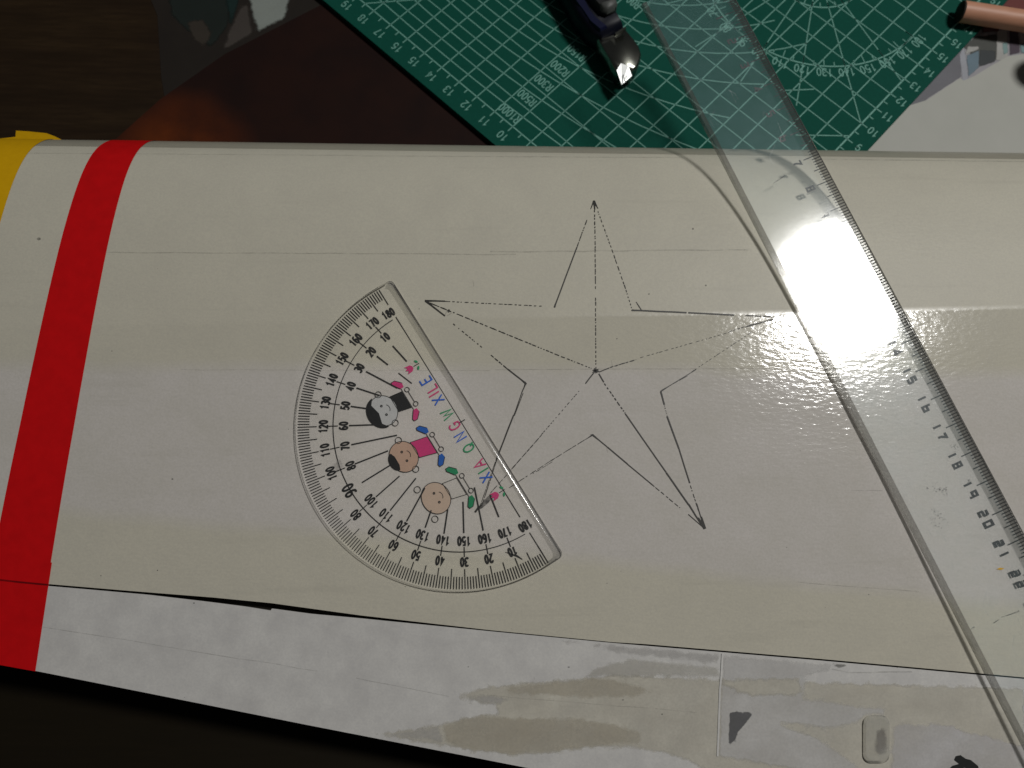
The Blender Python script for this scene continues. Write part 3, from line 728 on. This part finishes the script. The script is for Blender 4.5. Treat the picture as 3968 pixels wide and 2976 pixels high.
sq = patch('brown_spacer', [(3392, 2826), (3418, 2816), (3440, 2832), (3442, 2918), (3412, 2926), (3384, 2920)], .022, film('brown_wood_block', (.17, .145, .12), .8, .5, .3, 200, True), 2, .22)
sq.parent = pad

# ------------------------------------------------------------------ ruler
ru = thing('ruler', 'clear scratched plastic ruler lying slantwise across the wing and cutting mat', 'ruler')
RA = np.array([13.3126, 8.8155, 3.294]); th, ph = -1.15733, -.09438
RD = np.array([math.cos(th) * math.cos(ph), math.sin(th) * math.cos(ph), math.sin(ph)])
RS = np.array([.916515, .398015, .039801]); RN = np.cross(RD, -RS); RN = RN if RN[2] > 0 else -RN
def rp(t, s, n=.012): return RA + RD * (t - 14) + RS * s + RN * n
SEC = [(-2.64, .0), (-2.66, .03), (-2.66, .17), (-2.63, .205), (-2.50, .22), (.22, .22), (.54, .075), (.575, .06), (.58, .03), (.57, .0)]
SM = [1, 1, 1, 1, 0, 2, 1, 1, 1, 0]
vs, fs, mi = [], [], []
ts = [-.42, -.40, 30.4, 30.42]
for t in ts: vs += [rp(t, s, n) for s, n in SEC]
ns = len(SEC)
for i in range(len(ts) - 1):
    for k in range(ns):
        fs.append((i * ns + k, i * ns + (k + 1) % ns, (i + 1) * ns + (k + 1) % ns, (i + 1) * ns + k)); mi.append(SM[k])
fs += [tuple(range(ns)), tuple(range((len(ts) - 1) * ns, len(ts) * ns))]; mi += [1, 1]
mesh('ruler_blade', vs, fs, [m_rul, m_edge, m_bev], ru, mi=mi, recalc=True)
g = Ink(lambda t, s: rp(t, s, .014))
for k in range(0, 301):
    t = k / 10; L = .58 if k % 10 == 0 else .43 if k % 5 == 0 else .30
    g.line([(t, .565), (t, .565 - L)], .036 if k % 10 else .036)
g.build('graduation_print', wear_ink('ruler_black', (.012, .014, .013), .10, 900), ru)
m_rd = wear_ink('ruler_numeral_black', (.010, .011, .011), .24, 420)
m_rd2 = wear_ink('ruler_numeral_worn', (.015, .016, .016), .53, 380)
n1 = Ink(lambda t, s: rp(t, s, .016)); n2 = Ink(lambda t, s: rp(t, s, .016))
for k in range(0, 31):
    tgt = n2 if 9 <= k <= 13 else n1
    c_ = (k + .02, -.27)
    write(tgt, str(k), c_, (1, 0), (0, 1), .26, .066, 1.15, SQ, .55)
n1.build("numeral_print", m_rd, ru, kind="stuff"); n2.build('numeral_print', m_rd2, ru, kind='stuff')
k_ = Ink(lambda t, s: rp(t, s, .018))
for t, s, q in ((18.55, -1.25, .11), (18.75, -1.05, .08), (19.3, -1.75, .15), (19.55, -1.55, .12), (17.6, -.05, .09), (18.8, -.2, .06)):
    for _ in range(16):
        x, y = t + random.gauss(0, q), s + random.gauss(0, q * .8)
        k_.line([(x, y), (x + random.uniform(-.06, .06), y + random.uniform(-.03, .03))], random.uniform(.008, .03))
k_.line([(7.35, -1.35), (7.30, -1.05), (7.25, -.85)], [.02, .05, .03])
k_.build('graphite_mark', m_smud, ru, kind='stuff')
k_ = Ink(lambda t, s: rp(t, s, .225))
for _ in range(46):
    t, s = random.uniform(3, 25), random.uniform(-2.4, 0); a = random.uniform(-.5, .5); L = random.uniform(.1, .9)
    k_.line([(t, s), (t + L * math.cos(a) * .4, s + L * math.sin(a)), (t + L * .8, s + L * a)], .007)
k_.build('scratch', film('scratch_white', (.8, .82, .82), .35, .3, .5, 500), ru, kind='stuff')
k_ = Ink(wk(.024)); k_.fill([(3862, 2206), (3876, 2199), (3892, 2203), (3880, 2209)]); k_.build('yellow_fleck', m_yel, wing)

# ------------------------------------------------------------------ protractor
pro = thing('protractor', 'clear half round plastic protractor lying beside the drawn star', 'protractor')
p0 = W(1787, 1635); pa, pb = W(1512, 1180), W(2090, 2130)
ex = W(2040, 2050) - W(1560, 1268); ex[2] = 0
q0 = W(1787, 1435); q1 = W(1787, 1835); ty = (q0 - q1); ty[0] = 0; ty /= np.linalg.norm(ty)
nz = np.cross(np.array([1., 0, 0]), ty); nz /= np.linalg.norm(nz)
ex = ex - nz * (ex @ nz); ex /= np.linalg.norm(ex)          # along the base, towards the lower end
ey = np.cross(ex, nz); ey = ey if ey[0] < 0 else -ey       # towards the 90 mark
PO = p0 + nz * .004
def pp(x, y, n=.012):                      # the thin plate has warped to the curve it lies on
    q = PO + ex * x + ey * y
    return np.array([q[0], q[1], wing_z(q[1])]) + nz * (n + .012)
RP, EXT = 5.20, .52
def outline(ins):
    R_ = RP - ins; xb = 5.20 - ins; yb = -EXT + ins; r = .16
    pts = []
    a0 = math.asin(0.0)
    for k in range(0, 91):
        a = math.pi * k / 90; pts.append((R_ * math.cos(a), R_ * math.sin(a)))
    for k in range(0, 5):
        a = math.pi + math.pi / 2 * k / 4; pts.append((-xb + r + r * math.cos(a), yb + r + r * math.sin(a)))
    for k in range(0, 5):
        a = 1.5 * math.pi + math.pi / 2 * k / 4; pts.append((xb - r + r * math.cos(a), yb + r + r * math.sin(a)))
    return pts
R0, R1, R2, R3 = outline(.03), outline(0), outline(.05), outline(.13)
lev = [(R0, 0), (R1, .03), (R1, .11), (R2, .155), (R3, .17)]
vs, fs, mi = [], [], []
n = len(R1)
for o_, z_ in lev: vs += [pp(x, y, z_) for x, y in o_]
for l in range(len(lev) - 1):
    for i in range(n):
        fs.append((l * n + i, l * n + (i + 1) % n, (l + 1) * n + (i + 1) % n, (l + 1) * n + i))
        base = i > 91
        mi.append(1 if base else 2 if l < 2 else 0)
fs += [tuple(range(n)), tuple(range(4 * n, 5 * n))]; mi += [0, 0]
m_pedge = plastic('protractor_base_edge', (.80, .80, .79), .14, (.52, .51, .50), .10, scratch=False)
m_pbev = plastic('protractor_rim', (.965, .965, .96), .03, (.6, .6, .59), .10, scratch=False, ior=1.35)
mesh('protractor_plate', vs, fs, [m_clear, m_pedge, m_pbev], pro, mi=mi, recalc=True)
g = Ink(lambda x, y: pp(x, y, .016))
def pol(r, a): a = math.radians(a); return (r * math.cos(a), r * math.sin(a))     # a = 0 at the lower end
for a in range(0, 181):
    L = .60 if a % 5 == 0 else .37
    g.line([pol(5.13, a), pol(5.13 - L, a)], .026)
g.line([pol(4.02, a) for a in [2 + 176 * k / 90 for k in range(91)]], .026)
for a in range(10, 180, 10):
    if a != 90: g.line([pol(4.17, a), pol(3.87, a)], .028)
    else: g.line([pol(4.55, a), pol(4.5, a)], .03)
RL = {170: (3.32, 2.62), 160: (3.45, 2.98), 150: (3.45, 2.30), 140: (3.5, 2.72), 130: (3.52, 2.9), 120: (3.52, 2.55), 110: (3.5, 2.05), 100: (3.55, 2.45), 90: (3.6, 2.55), 80: (3.5, 2.55),
      70: (3.5, 2.25), 60: (3.5, 2.35), 50: (3.45, 2.9), 40: (3.5, 2.75), 30: (3.45, 2.5), 20: (3.45, 2.1), 10: (3.2, 2.45)}
for a, (r0, r1) in RL.items():
    g.line([pol(r0, a), pol(r1, a)], .042)
g.line([pol(2.55, 160), pol(2.0, 160)], .03)
g.line([(4.05, 0), (5.1, 0)], .022); g.line([(-4.05, 0), (3.5, 0)], .026); g.line([(0, -.14), (0, .06)], .03)
g.line([(4.15, .95), (4.45, .70), (4.62, .62)], [.01, .05, .02])
def digits(txt, r, a, h, wd, sx=.62):
    c_ = pol(r, a); d = (math.cos(math.radians(a)), math.sin(math.radians(a)))
    e1 = (-d[1], d[0])
    write(g, txt, c_, e1, d, h, wd, sx, GL, .30)
for k in range(1, 18):
    if k == 9: digits('90', 4.05, 90, .34, .062, .66); continue
    digits(str(10 * k), 4.32, 10 * k, .25, .05)
    digits(str(180 - 10 * k), 3.69, 10 * k, .25, .05)
digits('180', 4.27, 178.0, .25, .05); digits('180', 3.80, 0.0, .25, .05)
g.build('scale_print', m_pr_blk, pro)
# coloured lettering along the base
def inv(px, py):        # photograph point -> protractor plane
    d = ray(px, py); t = ((PO - CC) @ nz) / (d @ nz); q = CC + d * t - PO; return (float(q @ ex), float(q @ ey))
LC = {'b': (.008, .10, .50), 'g': (.008, .26, .10), 'p': (.55, .03, .16)}
lm = {k: wear_ink('letter_' + {'b': 'blue', 'g': 'green', 'p': 'pink'}[k], c, .22, 700) for k, c in LC.items()}
li = {k: Ink(lambda x, y: pp(x, y, .016)) for k in LC}
for ch, X, Y, k in (('X', 896, 1300, 'b'), ('I', 866, 1228, 'g'), ('A', 825, 1158, 'p'), ('Q', 710, 985, 'g'), ('N', 620, 865, 'b'), ('G', 560, 748, 'p'), ('W', 478, 622, 'g'), ('X', 384, 470, 'b'), ('I', 338, 410, 'p'), ('L', 312, 348, 'p'), ('E', 250, 262, 'b')):
    q = inv(1560 + X * .3616, 1380 + Y * .3616)
    write(li[k], ch, q, (-1, 0), (0, 1), .36, .045, .95)
def tulip(X, Y):
    x, y = inv(X, Y)
    li['p'].fill([(x - .10, y - .06), (x - .03, y - .12), (x + .05, y - .12), (x + .12, y - .04), (x + .13, y + .13), (x + .05, y + .05), (x, y + .14), (x - .05, y + .05), (x - .12, y + .13)])
    li['g'].disc((x + .12, y - .26), .07, 8, .035, .6); li['g'].disc((x - .10, y - .30), .07, 8, .035, -.6)
    g2.line([(x, y - .16), (x, y - .36)], .024)
g2 = Ink(lambda x, y: pp(x, y, .018))
tulip(1587, 1430); tulip(1918, 1920)
for k in li: li[k].build('lettering_print', lm[k], pro)
# three plain round-headed riders on little boards (generic stand-ins)
cols_ = {'white': (.50, .50, .49), 'skin': (.50, .34, .25), 'tan': (.52, .40, .31), 'pink': (.55, .035, .17), 'blue': (.008, .10, .42), 'green': (.008, .22, .09), 'black': (.008, .008, .008)}
fi = {k: Ink(lambda x, y: pp(x, y, .013)) for k in cols_}
top_i = Ink(lambda x, y: pp(x, y, .0155)); mid = Ink(lambda x, y: pp(x, y, .0145))
def rider(hx_, hy_, bx_, by_, head, end, kind):
    c_ = inv(hx_, hy_); bd = inv(bx_, by_)
    fi[head].disc(c_, .50, 28, .44); g2.line(ell(c_[0], c_[1], .50, .44, 0, 360, 30)[:-1], .022, closed=True)
    for s in (-1, 1):
        cx = bd[0] + s * .52
        fi[end].fill([(cx - s * .12, bd[1] + .05), (cx + s * .12, bd[1] + .22), (cx + s * .20, bd[1] + .20), (cx + s * .20, bd[1] + .08), (cx + s * .02, bd[1] - .09), (cx - s * .12, bd[1] - .07)])
        g2.line([(cx - s * .12, bd[1] + .05), (cx + s * .12, bd[1] + .22), (cx + s * .20, bd[1] + .20), (cx + s * .20, bd[1] + .08), (cx + s * .02, bd[1] - .09)], .02)
        g2.line(ell(bd[0] + s * .27, bd[1] - .12, .075, .075, 0, 360, 14)[:-1], .02, closed=True)
    g2.line([(bd[0] - .4, bd[1] + .03), (bd[0] + .4, bd[1] + .03)], .018); g2.line([(bd[0] - .22, bd[1] - .12), (bd[0] + .22, bd[1] - .12)], .018)
    # plain body between head and board
    body = [(bd[0] - .30, bd[1] + .05), (bd[0] + .30, bd[1] + .05), (c_[0] + .28, c_[1] - .40), (c_[0] - .28, c_[1] - .40)]
    if kind == 0: fi['black'].fill(body)
    elif kind == 1: fi['pink'].fill(body)
    g2.line(body, .018, closed=True)
    for s in (-1, 1):
        g2.line(ell(c_[0] + s * .16, c_[1] - .02, .028, .028, 0, 360, 8)[:-1], .03, closed=True)
        g2.line(ell(c_[0] + s * .53, c_[1] - .12 if kind < 2 else c_[1] + .36, .10, .10, 0, 360, 12)[:-1], .02, closed=True)
    g2.line(ell(c_[0], c_[1] - .14, .12, .08, 200, 340, 8), .02)
    if kind < 2:      # dark hair as a plain cap
        mid.fill([(c_[0] + (.53 if kind == 0 else .30) * math.cos(a), c_[1] + (.10 if kind == 0 else .30) + (.44 if kind == 0 else .20) * math.sin(a)) for a in [math.pi * k / 16 for k in range(17)]] +
                 ([(c_[0] - .34, c_[1] + .24), (c_[0], c_[1] + .16), (c_[0] + .34, c_[1] + .24)] if kind == 0 else [(c_[0] - .15, c_[1] + .24), (c_[0] + .15, c_[1] + .24)]))
rider(1486, 1592, 1582, 1545, 'white', 'pink', 0)
rider(1565, 1770, 1680, 1720, 'skin', 'blue', 1)
rider(1690, 1930, 1795, 1880, 'tan', 'green', 2)
for k in fi:
    if fi[k].f: fi[k].build('figure_print', simple('figure_' + k, cols_[k], .5, .4, var=.1), pro)
mid.build('figure_print', simple('figure_hair', (.008, .008, .008), .5, .4), pro)
g2.build('figure_outline', m_pr_blk, pro)
sm = Ink(lambda x, y: pp(x, y, .174))
x, y = inv(1322, 1802); sm.fill([(x - .14, y - .08), (x + .14, y - .06), (x + .12, y + .1), (x - .15, y + .08)]); sm.build('graphite_mark', film('grey_mark', (.2, .19, .18), .3, .6, .6, 400), pro)

# ------------------------------------------------------------------ utility knife
kn = thing('utility_knife', 'dark blue snap off utility knife with a metal nose lying on the mat', 'knife')
m_kb = simple('navy_plastic', (.004, .005, .012), .45, .2, var=.2); m_kblue = simple('blue_plastic', (.005, .007, .030), .45, .2, var=.2)
m_kblk = simple('black_rubber', (.012, .013, .013), .5, .4, var=.25); m_kgry = simple('grey_rubber', (.075, .08, .075), .5, .4, var=.25)
m_met = simple('dull_steel', (.27, .275, .24), .24, .5, 1.0, .15, 400, .15); m_bl = simple('bright_steel', (.85, .87, .86), .42, .5, .45, .08, 600)
def zk(pts): return [(2100 + x * .211, y * .211) for x, y in pts]
def loft(name, pts, levels, m, parent, sm_=True):     # levels: (z, inset 0..1 towards the centre line)
    base = [T(x, y, .9)[:2] for x, y in pts]
    c = sum(base) / len(base)
    n = len(base); vs, fs = [], []
    for z, ins in levels:
        for p in base:
            d = np.array(c) - p; L = np.linalg.norm(d); q = p + d / L * min(ins, L * .8); vs.append((q[0], q[1], z))
    for l in range(len(levels) - 1):
        for i in range(n): fs.append((l * n + i, l * n + (i + 1) % n, (l + 1) * n + (i + 1) % n, (l + 1) * n + i))
    fs += [tuple(range(n)), tuple(range((len(levels) - 1) * n, len(levels) * n))]
    o = mesh(name, vs, fs, m, parent, smooth_=sm_, recalc=True)
    if sm_: e = o.modifiers.new('es', 'EDGE_SPLIT'); e.split_angle = math.radians(50)
    return o
loft('knife_body', zk([(1500, 560), (1430, 420), (1340, 240), (1200, 20), (900, -500), (200, -1700), (-600, -1400), (250, -300), (480, 100), (640, 380), (850, 620), (1100, 770)]),
     [(.05, .25), (.18, .05), (.6, 0), (.95, .02), (1.2, .15), (1.32, .35)], m_kb, kn)
loft('blue_stripe', zk([(480, -40), (600, 160), (720, 360), (880, 560), (1060, 700), (1180, 640), (1000, 500), (880, 330), (760, 140), (640, -60)]), [(1.0, 0), (1.28, .02), (1.36, .08)], m_kblue, kn)
loft('slider', zk([(720, -60), (800, 120), (900, 280), (1000, 380), (1150, 460), (1320, 380), (1350, 280), (1250, 120), (1130, -60)]), [(1.2, 0), (1.55, .03), (1.68, .12)], m_kblk, kn)
loft('thumb_tip', zk([(990, 340), (1060, 430), (1160, 465), (1290, 400), (1345, 300), (1300, 230), (1160, 260)]), [(1.5, 0), (1.7, .05), (1.78, .14)], m_kgry, kn)
for a in (0, 1, 2):
    y0 = -120 + a * 110; x0 = 700 + a * 70
    loft('slider_ridge', zk([(x0, y0), (x0 + 40, y0 + 50), (x0 + 400, y0 - 40), (x0 + 370, y0 - 90)]), [(1.6, 0), (1.74, .02)], m_kgry, kn, False)
loft('metal_nose', zk([(1010, 750), (1120, 940), (1235, 1130), (1360, 1340), (1470, 1370), (1560, 1300), (1650, 1350), (1740, 1280), (1800, 1150), (1825, 1020), (1780, 880), (1680, 740), (1520, 560), (1320, 650)]),
     [(.08, .12), (.3, .02), (.88, 0), (1.0, .035), (1.05, .10)], m_met, kn)
loft('nose_ridge', zk([(1310, 720), (1330, 750), (1530, 620), (1510, 590)]), [(1.1, 0), (1.24, .02)], m_met, kn, False)
bp = zk([(1366, 1328), (1470, 1540), (1650, 1395), (1575, 1255), (1440, 1215)])
vs = [T(x, y, .95) for x, y in bp]; vs = [np.array([p[0], p[1], z]) for p, z in zip(vs, (1.06, .90, .96, 1.10, 1.12))]
vs += [p - np.array([0, 0, .05]) for p in vs]
mesh('blade', vs, [(0, 1, 2, 3, 4), (9, 8, 7, 6, 5)] + [(i, i + 5, (i + 1) % 5 + 5, (i + 1) % 5) for i in range(5)], m_bl, kn, recalc=True)
k_ = Ink(lambda X, Y: T(X, Y, 1.05)); q = zk([(1490, 1370), (1530, 1500), (1560, 1370)]); k_.line([q[0], q[1]], 3); k_.line([q[2], zk([(1545, 1450)])[0]], 2.5); k_.build('blade_score', m_kgry, kn)

# ------------------------------------------------------------------ wooden rod
m_rod, nt, b = mat('reddish_wood')
v = coords(nt, (1, 1, 1)); c = mixc(nt, noise(nt, coords(nt, (6, 40, 40)), 20, 5), (.46, .21, .125), (.60, .31, .20))
nt.links.new(c, b.inputs['Base Color']); b.inputs['Roughness'].default_value = .5; bump(nt, b, noise(nt, v, 300), .15, .0003)
m_rend = simple('shaded_rod_end', (.02, .018, .014), .7, .2)  # rod end painted dark for its side turned away from the lamp
a_, c_ = T(3722, 44, .47), T(3968, 82, .47); ax_ = c_ - a_; ax_[2] = 0; ax_ /= np.linalg.norm(ax_); sd = np.array([-ax_[1], ax_[0], 0]); up = np.array([0, 0, 1.])
rod = thing('wooden_rod', 'reddish brown round wooden rod lying across the far corner of the cutting mat', 'rod')
def tube(name, t0, t1, r, m, parent, n=28, caps=True):
    vs = []
    for t in (t0, t0 + .04, t1):
        rr_ = r - (.05 if t == t0 else 0)
        vs += [a_ + ax_ * t + sd * rr_ * math.cos(2 * math.pi * k / n) + up * rr_ * math.sin(2 * math.pi * k / n) for k in range(n)]
    fs = [(l * n + i, l * n + (i + 1) % n, (l + 1) * n + (i + 1) % n, (l + 1) * n + i) for l in (0, 1) for i in range(n)]
    fs += [tuple(range(n)), tuple(range(2 * n, 3 * n))]
    o = mesh(name, vs, fs, m, parent, smooth_=True, recalc=True); e = o.modifiers.new('es', 'EDGE_SPLIT'); e.split_angle = math.radians(40); return o
tube('rod_shaft', .0, 14, .43, m_rod, rod)
tube('rod_end', -.06, .12, .425, m_rend, rod)

# ------------------------------------------------------------------ added dark cap out of view, casts soft shade onto the white paper
cc_ = T(4075, 255, 0)
vs, fs = [], []
prof = [(0.0, 2.4), (.4, 2.38), (.62, 2.25), (.70, 2.0), (.74, .8), (.72, -.26)]
for r_, z_ in prof[1:]:
    vs += [(cc_[0] + r_ * math.cos(2 * math.pi * k / 32), cc_[1] + r_ * math.sin(2 * math.pi * k / 32), z_) for k in range(32)]
for l in range(len(prof) - 2):
    fs += [(l * 32 + k, l * 32 + (k + 1) % 32, (l + 1) * 32 + (k + 1) % 32, (l + 1) * 32 + k) for k in range(32)]
fs.append(tuple(range(32)))
cap = mesh('shadow_cap', vs, fs, simple('dark_brown_plastic', (.07, .055, .042), .6, .2), smooth_=True, recalc=True)
cap['label'] = 'added dark brown round cap out of view, shading the edge of the white paper'; cap['category'] = 'cap'
